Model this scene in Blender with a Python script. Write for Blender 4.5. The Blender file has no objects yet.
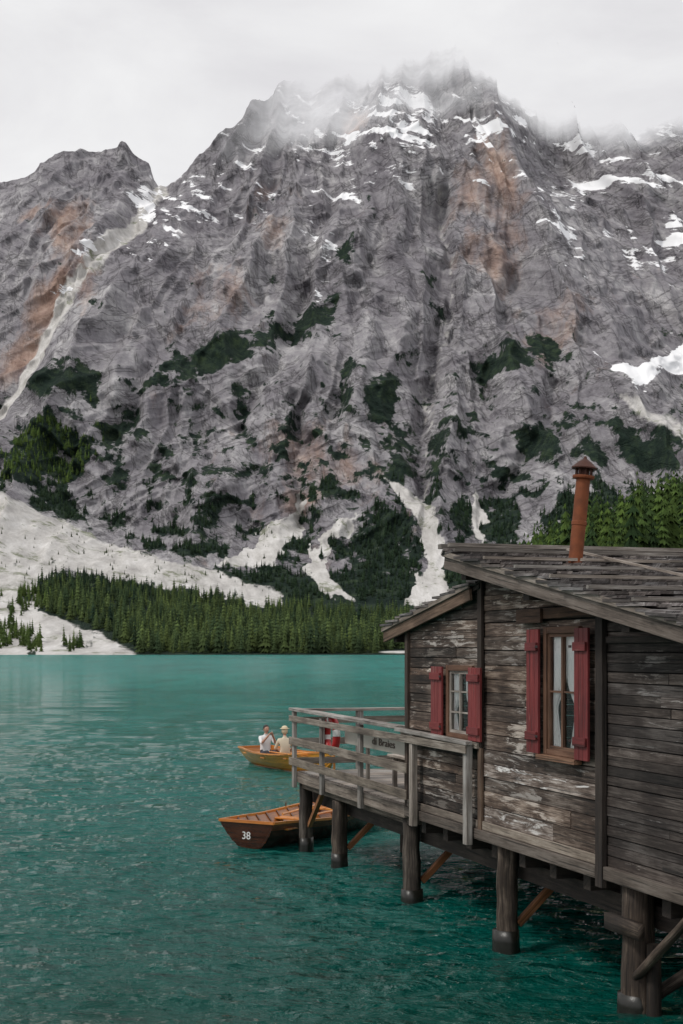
import bpy, math, random
import numpy as np
from mathutils import Vector, Matrix
random.seed(7); rng=np.random.default_rng(7)
scene=bpy.context.scene
CAMH=3.1; F=1400.0; HOR=650.0; CX=341.5
# ------------------------------------------------------------------ helpers
def link(o,parent=None):
    scene.collection.objects.link(o)
    if parent is not None: o.parent=parent
    return o
def empty(name):
    o=bpy.data.objects.new(name,None); o.empty_display_size=.3; return link(o)
class NT:
    def __init__(s,mat):
        s.t=mat.node_tree; s.n=s.t.nodes; s.l=s.t.links
    def new(s,typ,**kw):
        n=s.n.new(typ)
        for k,v in kw.items(): setattr(n,k,v)
        return n
    def con(s,a,b): s.l.new(a,b)
    def noise(s,vec,scale,detail=6,rough=.6,dist=0):
        n=s.new('ShaderNodeTexNoise'); n.inputs['Scale'].default_value=scale; n.inputs['Detail'].default_value=detail
        n.inputs['Roughness'].default_value=rough; n.inputs['Distortion'].default_value=dist
        if vec is not None: s.con(vec,n.inputs['Vector'])
        return n.outputs['Fac']
    def mapping(s,vec,scale,rot=(0,0,0)):
        if any(rot):   # rotate first, then stretch
            r=s.new('ShaderNodeMapping'); r.inputs['Rotation'].default_value=rot; s.con(vec,r.inputs['Vector']); vec=r.outputs['Vector']
        n=s.new('ShaderNodeMapping'); n.inputs['Scale'].default_value=scale
        s.con(vec,n.inputs['Vector']); return n.outputs['Vector']
    def ramp(s,fac,stops):
        n=s.new('ShaderNodeValToRGB'); e=n.color_ramp.elements
        while len(e)<len(stops): e.new(.5)
        for i,(p,c) in enumerate(stops):
            e[i].position=p; e[i].color=(c[0],c[1],c[2],1) if hasattr(c,'__len__') else (c,c,c,1)
        s.con(fac,n.inputs['Fac']); return n.outputs['Color']
    def math(s,op,a,b=None,c=None,clamp=False):
        n=s.new('ShaderNodeMath',operation=op); n.use_clamp=clamp
        for i,v in enumerate((a,b,c)):
            if v is None: continue
            if isinstance(v,(int,float)): n.inputs[i].default_value=v
            else: s.con(v,n.inputs[i])
        return n.outputs[0]
    def wsum(s,L):
        o=None
        for v,w in L:
            m=s.math('MULTIPLY',v,w); o=m if o is None else s.math('ADD',o,m)
        return o
    def mix(s,fac,a,b,typ='MIX'):
        n=s.new('ShaderNodeMix',data_type='RGBA',blend_type=typ)
        for i,v in ((0,fac),(6,a),(7,b)):
            if isinstance(v,(int,float)): n.inputs[i].default_value=v if i==0 else (v,v,v,1)
            elif isinstance(v,tuple): n.inputs[i].default_value=(v[0],v[1],v[2],1)
            else: s.con(v,n.inputs[i])
        return n.outputs[2]
    def maprange(s,v,a,b,c=0,d=1,smooth=False):
        n=s.new('ShaderNodeMapRange'); n.clamp=True
        if smooth: n.interpolation_type='SMOOTHSTEP'
        s.con(v,n.inputs[0])
        for i,x in enumerate((a,b,c,d)): n.inputs[i+1].default_value=x
        return n.outputs[0]
    def crack(s,noise,w,lo=.3):
        return s.maprange(s.math('ABSOLUTE',s.math('SUBTRACT',noise,.5)),0,w,lo,1)
    def bump(s,h,strength,dist,normal=None):
        n=s.new('ShaderNodeBump'); n.inputs['Distance'].default_value=dist
        if isinstance(strength,(int,float)): n.inputs['Strength'].default_value=strength
        else: s.con(strength,n.inputs['Strength'])
        s.con(h,n.inputs['Height'])
        if normal is not None: s.con(normal,n.inputs['Normal'])
        return n.outputs['Normal']
def mat(name):
    m=bpy.data.materials.new(name); m.use_nodes=True
    t=NT(m); b=t.n['Principled BSDF']; return m,t,b
def simple(name,col,rough=.6,var=.25,scale=8,metal=0,bumpd=0.003):
    m,t,b=mat(name)
    tc=t.new('ShaderNodeTexCoord').outputs['Object']
    n=t.noise(tc,scale,6)
    c=t.mix(n,tuple(x*(1-var) for x in col),tuple(min(1,x*(1+var)) for x in col))
    t.con(c,b.inputs['Base Color']); b.inputs['Roughness'].default_value=rough; b.inputs['Metallic'].default_value=metal
    t.con(t.bump(t.noise(tc,scale*6,5),.5,bumpd),b.inputs['Normal'])
    return m
def wood(name,dark,mid,light,rough=.8,grain=1.0,bumpd=.006,coat=0,wear=None,wl=(.55,.63)):
    m,t,b=mat(name)
    uv=t.new('ShaderNodeUVMap',uv_map='UVMap').outputs['UV']
    at=t.new('ShaderNodeAttribute',attribute_name='tint').outputs['Color']
    g1=t.noise(t.mapping(uv,(1.1,11,1)),1.6,8,.65,.4)
    g2=t.noise(t.mapping(uv,(2.5,70,1)),1.5,6,.7,.2)
    obj=t.new('ShaderNodeTexCoord').outputs['Object']
    bl=t.noise(obj,1.3,5,.6)
    f=t.math('ADD',t.math('MULTIPLY',g1,.55),t.math('MULTIPLY',g2,.45))
    f=t.math('ADD',f,t.math('MULTIPLY',t.math('SUBTRACT',bl,.5),.5))
    f=t.math('ADD',t.math('MULTIPLY',t.math('SUBTRACT',f,.5),grain),.5)
    c=t.ramp(f,[(.28,dark),(.5,mid),(.72,light)])
    if wear:
        wn=t.math('ADD',t.noise(t.mapping(uv,(.9,7,1)),2.2,8,.75,.6),t.math('MULTIPLY',t.math('SUBTRACT',t.noise(obj,.9,3,.5),.5),.5))
        c=t.mix(t.maprange(wn,wl[0],wl[1]),c,wear)
    cr=t.maprange(t.noise(t.mapping(uv,(.8,32,1)),1.2,4,.6,.3),.36,.43,.35,1)
    c=t.mix(1.0,c,cr,'MULTIPLY')
    c=t.mix(1.0,c,at,'MULTIPLY')
    t.con(c,b.inputs['Base Color']); b.inputs['Roughness'].default_value=rough
    h=t.math('ADD',g2,t.math('MULTIPLY',cr,.6))
    t.con(t.bump(h,.8,bumpd),b.inputs['Normal'])
    if coat: b.inputs['Coat Weight'].default_value=coat; b.inputs['Coat Roughness'].default_value=.12
    return m
# ------------------------------------------------------------------ mesh builder
TU=math.sqrt(441**2+1400**2); C_=441/TU; S_=1400/TU
def L2W(t,u,z):
    return (-.65+C_*t+S_*u, 22-S_*t+C_*u, z)
class MB:
    def __init__(s,tr=None):
        s.v=[];s.f=[];s.uv=[];s.tint=[];s.mi=[]; s.tr=tr
    def face(s,pts,L=None,tint=(1,1,1),off=(0,0),mi=0):
        i=len(s.v); P=[Vector(p) for p in pts]
        n=Vector((0,0,0))
        for k in range(len(P)): n+= (P[k]-P[0]).cross(P[(k+1)%len(P)]-P[0])
        if n.length>0: n.normalize()
        L=Vector(L or (1,0,0)).normalized()
        w=n.cross(L)
        if w.length<.3: L=n.orthogonal(); w=n.cross(L)
        w.normalize()
        for p in P:
            s.v.append(s.tr(*p) if s.tr else tuple(p)); s.uv.append((p.dot(L)+off[0],p.dot(w)+off[1]))
        s.f.append(tuple(range(i,i+len(P)))); s.tint.append(tint); s.mi.append(mi)
    def hexa(s,p,L=None,tint=(1,1,1),mi=0):
        off=(random.uniform(0,50),random.uniform(0,50))
        for q in ((3,2,1,0),(4,5,6,7),(0,1,5,4),(1,2,6,5),(2,3,7,6),(3,0,4,7)):
            s.face([p[k] for k in q],L,tint,off,mi)
    def box(s,a0,a1,b0,b1,c0,c1,tint=(1,1,1),L=None,mi=0):
        if L is None:
            d=(a1-a0,b1-b0,c1-c0); k=d.index(max(d)); L=[0,0,0]; L[k]=1
        s.hexa([(a0,b0,c0),(a1,b0,c0),(a1,b1,c0),(a0,b1,c0),(a0,b0,c1),(a1,b0,c1),(a1,b1,c1),(a0,b1,c1)],L,tint,mi)
    def beam(s,p0,p1,w,h,tint=(1,1,1),up=(0,0,1),mi=0):
        p0=Vector(p0);p1=Vector(p1);d=(p1-p0).normalized(); side=d.cross(Vector(up))
        if side.length<.01: side=d.cross(Vector((0,1,0)))
        side.normalize(); u=side.cross(d).normalized()
        a=side*w/2;b=u*h/2
        s.hexa([p0-a-b,p0+a-b,p1+a-b,p1-a-b,p0-a+b,p0+a+b,p1+a+b,p1-a+b],d,tint,mi)
    def prism(s,poly,u0,u1,tint=(1,1,1),L=(1,0,0),mi=0):
        off=(random.uniform(0,50),random.uniform(0,50)); n=len(poly)
        if n<3: return
        s.face([(a,u0,b) for a,b in poly],L,tint,off,mi)
        s.face([(a,u1,b) for a,b in reversed(poly)],L,tint,off,mi)
        for k in range(n):
            a,b=poly[k],poly[(k+1)%n]
            s.face([(a[0],u0,a[1]),(a[0],u1,a[1]),(b[0],u1,b[1]),(b[0],u0,b[1])],L,tint,off,mi)
    def tube(s,p0,p1,r0,r1,n=14,rings=8,jit=0,tint=(1,1,1),cap=True,mi=0):
        p0=Vector(p0);p1=Vector(p1);d=(p1-p0).normalized(); a=d.orthogonal().normalized(); b=d.cross(a)
        Ln=(p1-p0).length; off=(random.uniform(0,50),random.uniform(0,50))
        ph=[random.uniform(-1,1)*jit for _ in range(n)]
        R=[]
        for i in range(rings+1):
            f=i/rings; r=r0+(r1-r0)*f; cj=Vector((random.uniform(-1,1)*jit*.5,random.uniform(-1,1)*jit*.5,0)) if 0<i<rings else Vector((0,0,0))
            R.append([p0+d*Ln*f+cj+(a*math.cos(2*math.pi*k/n)+b*math.sin(2*math.pi*k/n))*(r+ph[k]+random.uniform(-.3,.3)*jit) for k in range(n)])
        for i in range(rings):
            for k in range(n):
                k2=(k+1)%n
                q=[R[i][k],R[i][k2],R[i+1][k2],R[i+1][k]]
                j=len(s.v)
                for p,uvv in zip(q,((i/rings*Ln,k*r0*6.28/n),(i/rings*Ln,(k+1)*r0*6.28/n),((i+1)/rings*Ln,(k+1)*r0*6.28/n),((i+1)/rings*Ln,k*r0*6.28/n))):
                    s.v.append(s.tr(*p) if s.tr else tuple(p)); s.uv.append((uvv[0]+off[0],uvv[1]+off[1]))
                s.f.append((j,j+1,j+2,j+3)); s.tint.append(tint); s.mi.append(mi)
        if cap:
            s.face(list(reversed(R[0])),None,tint,off,mi); s.face(R[-1],None,tint,off,mi)
    def lathe(s,c,prof,n=20,tint=(1,1,1),tilt=None,mi=0):
        c=Vector(c); M=tilt or Matrix.Identity(3)
        for (r0,z0),(r1,z1) in zip(prof[:-1],prof[1:]):
            for k in range(n):
                a0=2*math.pi*k/n;a1=2*math.pi*(k+1)/n
                q=[Vector((r0*math.cos(a0),r0*math.sin(a0),z0)),Vector((r0*math.cos(a1),r0*math.sin(a1),z0)),Vector((r1*math.cos(a1),r1*math.sin(a1),z1)),Vector((r1*math.cos(a0),r1*math.sin(a0),z1))]
                s.face([c+M@p for p in q],(0,0,1),tint,(0,0),mi)
    def obj(s,name,mats,parent=None,bevel=0,smooth=False,weld=False):
        me=bpy.data.meshes.new(name); me.from_pydata([tuple(v) for v in s.v],[],s.f)
        uvl=me.uv_layers.new(name='UVMap'); uvl.data.foreach_set('uv',np.array(s.uv,dtype=np.float32).ravel())
        ca=me.color_attributes.new('tint','FLOAT_COLOR','CORNER')
        cols=[]
        for f,tn in zip(s.f,s.tint): cols+= [tn[0],tn[1],tn[2],1]*len(f)
        ca.data.foreach_set('color',np.array(cols,dtype=np.float32))
        for m in (mats if isinstance(mats,(list,tuple)) else [mats]): me.materials.append(m)
        me.polygons.foreach_set('material_index',s.mi)
        if smooth: me.polygons.foreach_set('use_smooth',[True]*len(s.f))
        me.update()
        o=bpy.data.objects.new(name,me); link(o,parent)
        if bevel or smooth or weld:
            w=o.modifiers.new('w','WELD'); w.merge_threshold=.0005
        if bevel:
            b=o.modifiers.new('b','BEVEL'); b.width=bevel; b.segments=2; b.limit_method='ANGLE'
        return o
def gt(lo=.75,hi=1.2,warm=.05):
    g=random.uniform(lo,hi); w=random.uniform(-warm,warm); return (g*(1+w),g,g*(1-w))
# ------------------------------------------------------------------ noise
PERM=rng.permutation(4096); GA=rng.uniform(0,2*np.pi,4096)
def perlin(x,y,seed=0):
    xi=np.floor(x).astype(np.int64); yi=np.floor(y).astype(np.int64); xf=x-xi; yf=y-yi
    def g(ix,iy,dx,dy):
        h=PERM[(PERM[(ix+seed*131)%4096]+iy)%4096]; a=GA[h]; return np.cos(a)*dx+np.sin(a)*dy
    u=xf**3*(xf*(xf*6-15)+10); v=yf**3*(yf*(yf*6-15)+10)
    n00=g(xi,yi,xf,yf);n10=g(xi+1,yi,xf-1,yf);n01=g(xi,yi+1,xf,yf-1);n11=g(xi+1,yi+1,xf-1,yf-1)
    return (n00*(1-u)+n10*u)*(1-v)+(n01*(1-u)+n11*u)*v
def fbm(x,y,o=5,seed=0,r=.5):
    a=1;s=0
    for i in range(o):
        s=s+a*perlin(x,y,seed+i*17); x=x*2.03+3.1; y=y*2.03+1.7; a*=r
    return s*1.4
def ridged(x,y,o=5,seed=0,r=.5):
    a=1;s=0;w=1
    for i in range(o):
        n=1-np.abs(perlin(x,y,seed+i*17))*2; n=n*n*w; s=s+a*n; w=np.clip(n*1.3,0,1); x=x*2.05+5.2;y=y*2.05+1.3;a*=r
    return s-0.9
def sstep(a,b,x):
    t=np.clip((x-a)/(b-a),0,1); return t*t*(3-2*t)
def segdist(x,y,pl):
    d=np.full(x.shape,1e9)
    for (x0,y0),(x1,y1) in zip(pl[:-1],pl[1:]):
        dx,dy=x1-x0,y1-y0; t=np.clip(((x-x0)*dx+(y-y0)*dy)/(dx*dx+dy*dy),0,1)
        d=np.minimum(d,np.hypot(x-x0-t*dx,y-y0-t*dy))
    return d
def polymask(x,y,poly,soft=6):
    pl=list(poly)+[poly[0]]; d=segdist(x,y,pl); ins=np.zeros(x.shape,bool)
    for (x0,y0),(x1,y1) in zip(pl[:-1],pl[1:]):
        c=((y0>y)!=(y1>y)); 
        xx=(x1-x0)*(y-y0)/((y1-y0) if y1!=y0 else 1e-9)+x0
        ins^= (c&(x<xx))
    sd=np.where(ins,d,-d); return np.clip(.5+sd/(2*soft),0,1)
def blobs(x,y,L,k=1.0):
    m=np.zeros(x.shape)
    for cx,cy,rx,ry,ang,w in L:
        a=math.radians(ang); dx=(x-cx)*math.cos(a)+(y-cy)*math.sin(a); dy=-(x-cx)*math.sin(a)+(y-cy)*math.cos(a)
        m=np.maximum(m,w*np.exp(-((dx/rx/k)**2+(dy/ry/k)**2)))
    return m
# ------------------------------------------------------------------ MOUNTAIN terrain
xc=np.concatenate([np.arange(-1700,-60,14),np.arange(-60,745,1.25),np.arange(745,2300,14)]).astype(float)
rowY=[870,900,935,1250,1500,1750,2150,2550,2950,3400]
def it(pts): return np.interp(xc,[p[0] for p in pts],[p[1] for p in pts])
yz=lambda Y,z: np.full(xc.shape,HOR-(z-CAMH)/Y*F)
R=[yz(870,-4),yz(900,.0),yz(935,2.0),
   it([(-1700,600),(-60,592),(0,600),(100,610),(300,634),(450,636),(683,632),(2300,600)]),
   it([(-1700,520),(0,540),(60,552),(150,575),(280,600),(400,606),(550,596),(683,570),(2300,520)]),
   it([(-1700,450),(0,492),(60,505),(150,527),(250,525),(400,515),(550,505),(683,485),(2300,450)]),
   it([(-1700,340),(0,372),(150,352),(400,350),(683,340),(2300,300)]),
   it([(-1700,300),(-100,280),(0,262),(150,252),(250,225),(400,215),(683,215),(2300,260)]),
   it([(-1700,230),(-400,215),(-100,190),(0,172),(30,159),(60,148),(95,145),(125,141),(135,150),(147,157),(151,172),(158,186),(166,181),(200,150),(235,118),(262,92),(280,76),(330,46),(400,18),(470,16),(510,30),(560,42),(600,44),(683,48),(800,80),(1000,160),(2300,330)]),
   None]
R[9]=R[8]+ 90
steps=[3,7,40,45,60,120,110,125,22]
Yr=[];Pr=[]
for k in range(9):
    for i in range(steps[k]):
        f=i/steps[k]; Yr.append(np.full(xc.shape,rowY[k]+(rowY[k+1]-rowY[k])*f)); Pr.append(R[k]*(1-f)+R[k+1]*f)
Yr.append(np.full(xc.shape,float(rowY[9]))); Pr.append(R[9])
Yg=np.array(Yr); Pg=np.array(Pr); Xp=np.tile(xc,(Yg.shape[0],1)); rows,cols=Yg.shape
az=(Xp-CX)/F
px,py=Xp,Pg
wx=px+15*fbm(px/90,py/90,3,3); wy=py+15*fbm(px/90,py/90,3,9)
q=(wx-400)/(wy+230)
gul=ridged(q*6.5,wy/300,2,21)
gul2=ridged(q*21,wy/230,3,41,.45)
dgl=ridged((wx*.8+wy*.6)/150,(wy*.8-wx*.6)/36,3,61,.45)
fb=fbm(px/38,py/38,4,77,.5)
strat=ridged((px+py*.25)/220,(py+px*.42)/15,2,91,.5)
strat2=ridged((px*.8+py*.3)/190,(py-px*.40)/18,2,97,.5)
big=fbm(px/190,py/190,3,101)
rock=sstep(600,500,py)*1.0
sel=sstep(-.25,.25,fbm(px/130+4,py/130,3,131)+(px-380)/500)
Ydisp=-85*big-48*gul-15*gul2-13*dgl-5*fb-10*strat*(1-sel)-10*strat2*sel
L1=[(160,184),(140,225),(112,262),(78,303),(45,338),(15,388),(-40,440),(-300,470)]
dl=segdist(px,py,L1)
leftside=sstep(170,120,px+ (py-184)*.80)
Ybase=110*np.exp(-(dl/18)**2)+110*leftside
R1=[(455,60),(490,110),(515,160),(548,215),(578,270),(610,330),(650,400),(700,460),(800,560)]
dr=segdist(px,py,R1)
xr=np.interp(py,[0,60,110,160,215,270,330,400,460,560],[450,460,490,515,548,578,610,650,700,800])
Ybase+=230*sstep(0,60,px-xr+10*fb)-70*np.exp(-(dr/26)**2)
for pl,a,w in (([(330,180),(312,260),(285,330),(240,420)],36,10),([(440,190),(455,300),(430,400),(425,500)],55,12),([(240,200),(200,280),(150,360),(110,430)],40,11),([(560,380),(530,450),(470,540)],30,10),([(300,400),(295,480),(300,520)],38,9),([(380,230),(345,330),(330,420)],26,9),([(520,260),(500,340),(490,420)],28,9)):
    Ydisp+=a*np.exp(-(segdist(px+8*fb,py,pl)/w)**2)
Ydisp*=rock; Ybase*=rock
Y1=Yg+Ybase; Xw=az*Y1; Zw=(HOR-Pg)/F*Y1+CAMH
Yw=Y1+Ydisp
Zw=Zw+rock*(2*fbm(px/24,py/24,3,151,.5)+.8*ridged(px/14,py/14,2,171)*sstep(640,200,py)+6*fbm(px/60,py/60,3,155))
fl=sstep(652,640,py)*(1-rock)
Zw=Zw+fl*(2.5*fbm(px/30,py/8,4,301))
n1=fbm(px/20,py/20,5,401,.6); n2=fbm((px+py*.2)/55,(py-px*.3)/11,5,421,.6); n3=fbm((px-py*.3)/9,(py+px*.2)/30,4,441,.6)
snow=blobs(px,py,[(398,122,48,34,0,1.25),(335,140,30,22,0,.85),(310,200,10,50,-8,.85),(200,190,60,30,-40,.75),(150,200,16,25,0,.9),(535,108,50,16,12,.95),(600,178,80,18,8,1.0),(665,178,40,8,0,1.3),(560,205,18,50,-20,.85),(672,240,14,46,0,1.),(640,120,60,12,0,.9),(420,105,24,24,0,1.15),(92,270,30,8,-50,.9),(350,90,70,14,0,.8),(480,120,34,30,20,.75),(300,130,34,12,-30,.8),(345,180,26,14,0,.85),(630,250,40,14,30,.8),(250,150,26,16,-40,.7),(600,140,40,12,20,.9),(400,160,30,14,0,.85),(325,260,8,40,10,.65)])
snow=np.where(snow>.02,snow*.56+.46*n2+.20*n3,0)
RS=polymask(px+6*n1,py+5*n1,[(598,335),(618,352),(640,362),(655,352),(690,340),(760,335),(760,380),(700,375),(665,368),(640,385),(622,372)],5)
snow=np.maximum(snow,RS*.95+.15*n2)
scr=np.zeros(px.shape)
for P,s_ in (([(306,488),(300,525),(272,568),(212,566),(248,545),(285,512)],5),
          ([(362,510),(340,535),(322,560),(330,578),(356,600),(326,596),(306,572),(312,545),(338,522)],3.5),
          ([(385,480),(425,498),(438,530),(446,560),(448,602),(402,604),(426,570),(424,545),(414,522)],4),
          ([(478,480),(492,520),(484,545),(474,520)],4),
          ([(-1700,505),(0,492),(30,508),(70,524),(120,545),(200,568),(285,594),(278,606),(200,596),(130,584),(60,566),(40,585),(45,612),(100,632),(146,660),(0,665),(-1700,665)],6)):
    scr=np.maximum(scr,polymask(px+8*n1,py+6*n1,P,s_))
scr=np.maximum(scr,.85*np.exp(-(dl/10)**2)*sstep(150,200,py)+.25*n1*np.exp(-(dl/14)**2))
scr=np.maximum(scr,.5*np.exp(-(segdist(px+6*n1,py,[(440,180),(455,300),(430,400),(428,500)])/4)**2))
scr=np.maximum(scr,polymask(px,py,[(605,385),(640,392),(683,415),(760,440),(760,480),(683,440),(640,425)],8)*.6)
shoreband=np.exp(-((py-652)/1.6)**2)*sstep(360,400,px)
scr=np.maximum(scr,shoreband)
bush=blobs(px,py,[(20,600,60,14,10,.8),(25,560,40,14,20,.45),(10,640,60,14,0,.6),(80,640,40,10,20,.5),(200,585,60,7,10,.5),(140,560,50,8,15,.35)])
scr=scr-np.clip(bush*.5+.45*n1*(bush>.1),0,.8)
veg=blobs(px,py,[(215,352,80,16,-22,1.2),(300,318,36,13,-20,1.2),(385,400,17,38,10,1.1),(395,470,18,50,0,1.05),(385,545,52,42,0,1.2),(505,357,34,16,-8,1.2),(550,345,24,18,0,1.2),(540,440,24,20,20,1.15),(660,450,28,28,30,1.15),(465,515,18,30,0,1.1),(500,520,34,34,0,1.1),(590,520,60,40,0,1.05),(225,500,36,9,5,1),(60,385,44,16,0,1.1),(40,450,62,36,-20,1.2),(190,550,60,9,5,1.1),(290,540,30,26,0,.95),(330,475,14,40,10,.8),(240,400,12,34,0,.85),(110,425,36,12,-40,.95),(45,500,30,15,0,1),(345,250,10,30,20,.65),(440,300,12,34,-10,.55),(640,445,46,20,30,1),(600,460,20,22,0,.9),(280,440,12,30,15,.75),(160,470,24,16,0,.75),(330,300,10,30,20,.85),(345,390,12,36,10,.75),(440,440,12,40,0,.75)],1.08)
veg=np.maximum(veg,sstep(260,470,py)*.50)
veg=veg*.90+.42*n1+.20*n2
low=sstep(545,600,py); veg=np.maximum(veg,low*1.2)
pink=blobs(px,py,[(75,240,30,40,-30,1.1),(50,310,50,14,-40,1.4),(20,350,40,14,-45,1.5),(355,108,14,16,0,1.3),(500,165,18,60,-20,1.0),(505,240,34,60,0,.75),(330,470,90,60,0,.62),(60,215,40,12,0,.8),(95,285,14,30,30,1.),(470,200,20,60,0,.6),(300,500,30,20,0,.8),(560,330,60,50,0,.55),(230,300,60,40,0,.5),(270,220,40,60,-20,.45),(130,400,40,30,-30,.5)])
co=np.stack([Xw,Yw,Zw],-1).reshape(-1,3)
def gridmesh(name,co,rows,cols,material,attrs):
    me=bpy.data.meshes.new(name)
    idx=np.arange(rows*cols).reshape(rows,cols)
    fa=np.stack([idx[:-1,:-1],idx[:-1,1:],idx[1:,1:],idx[1:,:-1]],-1).reshape(-1,4)
    me.vertices.add(len(co)); me.vertices.foreach_set('co',co.astype(np.float32).ravel())
    me.loops.add(fa.size); me.loops.foreach_set('vertex_index',fa.ravel().astype(np.int32))
    me.polygons.add(len(fa)); me.polygons.foreach_set('loop_start',np.arange(0,fa.size,4,dtype=np.int32)); me.polygons.foreach_set('loop_total',np.full(len(fa),4,dtype=np.int32))
    me.polygons.foreach_set('use_smooth',np.ones(len(fa),bool))
    me.update(calc_edges=True)
    for k,a in attrs.items():
        at=me.color_attributes.new(k,'FLOAT_COLOR','POINT'); at.data.foreach_set('color',a.astype(np.float32).ravel())
    me.materials.append(material); me.validate()
    return link(bpy.data.objects.new(name,me))
mm,t,b=mat('rock_and_scree')
pos=t.new('ShaderNodeNewGeometry').outputs['Position']
msk=t.new('ShaderNodeSeparateColor'); t.con(t.new('ShaderNodeAttribute',attribute_name='mask').outputs['Color'],msk.inputs[0])
scra=t.new('ShaderNodeAttribute',attribute_name='scree').outputs['Fac']
rd=math.radians
nA=t.noise(pos,.005,10,.62,.2)
nS1=t.noise(t.mapping(pos,(.0035,.0015,.040),(0,rd(22),0)),1,9,.66,.2)
nS2=t.noise(t.mapping(pos,(.0035,.0015,.040),(0,rd(-28),0)),1,9,.66,.2)
selN=t.maprange(t.noise(pos,.0022,4,.5),.44,.56)
nC=t.math('ADD',t.math('MULTIPLY',nS1,selN),t.math('MULTIPLY',nS2,t.math('SUBTRACT',1,selN)))
nB=t.noise(t.mapping(pos,(.035,.005,.004),(0,rd(10),0)),1,9,.66,.2)
nD=t.noise(pos,.09,7,.78)
f=t.wsum([(nA,.24),(nB,.27),(nC,.27),(nD,.22)])
rockc=t.ramp(f,[(.39,(.125,.116,.130)),(.455,(.235,.222,.242)),(.52,(.345,.332,.348)),(.595,(.60,.585,.59))])
cr1=t.crack(t.noise(t.mapping(pos,(.004,.002,.020),(0,rd(24),0)),1,5,.6,.1),.016,.55)
cr2=t.crack(t.noise(t.mapping(pos,(.018,.004,.003),(0,rd(12),0)),1,6,.62,.1),.018,.55)
cr3=t.crack(t.noise(t.mapping(pos,(.005,.003,.024),(0,rd(-35),0)),1,5,.62,.1),.016,.6)
cr=t.math('MULTIPLY',t.math('MULTIPLY',cr1,cr2),cr3)
rockc=t.mix(1.0,rockc,cr,'MULTIPLY')  # crack lines darken the rock colour, also in place of crevice shade
pinkc=t.ramp(f,[(.38,(.19,.11,.08)),(.5,(.43,.285,.22)),(.62,(.66,.49,.40))])
pk=t.maprange(t.math('ADD',msk.outputs[2],t.math('MULTIPLY',t.math('SUBTRACT',t.noise(t.mapping(pos,(.02,.006,.008)),1,7,.65,.3),.5),2.6)),.40,1.15,0,.8)
rockc=t.mix(pk,rockc,pinkc)
nv=t.noise(pos,.028,9,.75)
vegc=t.ramp(t.noise(pos,.05,8,.75),[(.3,(.007,.014,.013)),(.5,(.021,.036,.027)),(.7,(.055,.082,.042))])
vf=t.maprange(t.math('ADD',msk.outputs[1],t.math('MULTIPLY',t.math('SUBTRACT',t.math('ADD',t.math('MULTIPLY',nv,.6),t.math('MULTIPLY',nD,.4)),.5),2.2)),.50,.62)
sc=t.ramp(t.noise(t.mapping(pos,(.05,.012,.02),(0,rd(25),0)),1,9,.75),[(.3,(.30,.285,.275)),(.5,(.50,.485,.465)),(.68,(.68,.665,.65))])
scv=t.maprange(t.noise(pos,.022,8,.78),.55,.62); sc=t.mix(t.math('MULTIPLY',scv,.75),sc,(.12,.14,.07))
sf=t.maprange(t.math('ADD',scra,t.math('MULTIPLY',t.math('SUBTRACT',nv,.5),1.0)),.42,.60)
nS=t.noise(t.mapping(pos,(.012,.004,.06),(0,rd(-14),0)),1,8,.72,.5)
wf=t.maprange(t.math('ADD',msk.outputs[0],t.math('MULTIPLY',t.math('SUBTRACT',nS,.5),2.2)),.50,.57)
c=t.mix(vf,rockc,vegc); c=t.mix(sf,c,sc); c=t.mix(wf,c,(.88,.885,.90))
t.con(c,b.inputs['Base Color']); b.inputs['Roughness'].default_value=.95; b.inputs['Specular IOR Level'].default_value=.12
h=t.wsum([(nD,.22),(nC,1.0),(nB,1.1),(cr,.2)])
bs=t.math('SUBTRACT',1.0,t.math('MULTIPLY',t.math('MAXIMUM',sf,wf),.85))
t.con(t.bump(h,bs,14),b.inputs['Normal'])
sepz=t.new('ShaderNodeSeparateXYZ'); t.con(pos,sepz.inputs[0])
zz=t.math('ADD',sepz.outputs[2],t.math('MULTIPLY',t.math('SUBTRACT',t.noise(t.mapping(pos,(1,.2,1.8)),.0028,6,.55,.3),.5),300))
zz=t.math('ADD',zz,t.maprange(sepz.outputs[0],-560,-250,-60,0))
cf=t.maprange(zz,1045,1185,0,1,True)
tr=t.new('ShaderNodeBsdfTransparent'); mx=t.new('ShaderNodeMixShader')
t.con(cf,mx.inputs[0]); t.con(b.outputs[0],mx.inputs[1]); t.con(tr.outputs[0],mx.inputs[2]); t.con(mx.outputs[0],t.n['Material Output'].inputs[0])
one=np.ones(px.size)
gridmesh('mountain',co,rows,cols,mm,{'mask':np.stack([snow.ravel(),veg.ravel(),pink.ravel(),one],-1),'scree':np.stack([scr.ravel()]*3+[one],-1)})
# ------------------------------------------------------------------ near shore + right hill
hx=np.linspace(0,1,170)**1.5*900; hy=np.linspace(-80,900,180)
HX,HY=np.meshgrid(hx,hy)
XS=11.5+.060*np.clip(HY,0,2000)
D=HX; WX=XS+D-3
m_=sstep(80,420,HY)*sstep(1000,600,HY)
prof=np.interp(D,[0,3,8,20,40,75,120,300,900],[-1.5,0,5,19,30,45,66,130,200])
prof2=np.interp(D,[0,3,8,20,60,120,300,900],[-1.5,0,1.0,2.2,5,11,30,60])
HZ=prof*m_+prof2*(1-m_)+np.clip(D/30,0,1)*3*fbm(WX/40,HY/40,4,501)
gm,t,b=mat('forest_floor')
pos=t.new('ShaderNodeNewGeometry').outputs['Position']
c=t.ramp(t.noise(pos,.3,8,.7),[(.3,(.02,.025,.012)),(.6,(.045,.06,.02)),(.75,(.12,.11,.08))]); t.con(c,b.inputs['Base Color']); b.inputs['Roughness'].default_value=.95
t.con(t.bump(t.noise(pos,1.2,8),.8,.3),b.inputs['Normal'])
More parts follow.
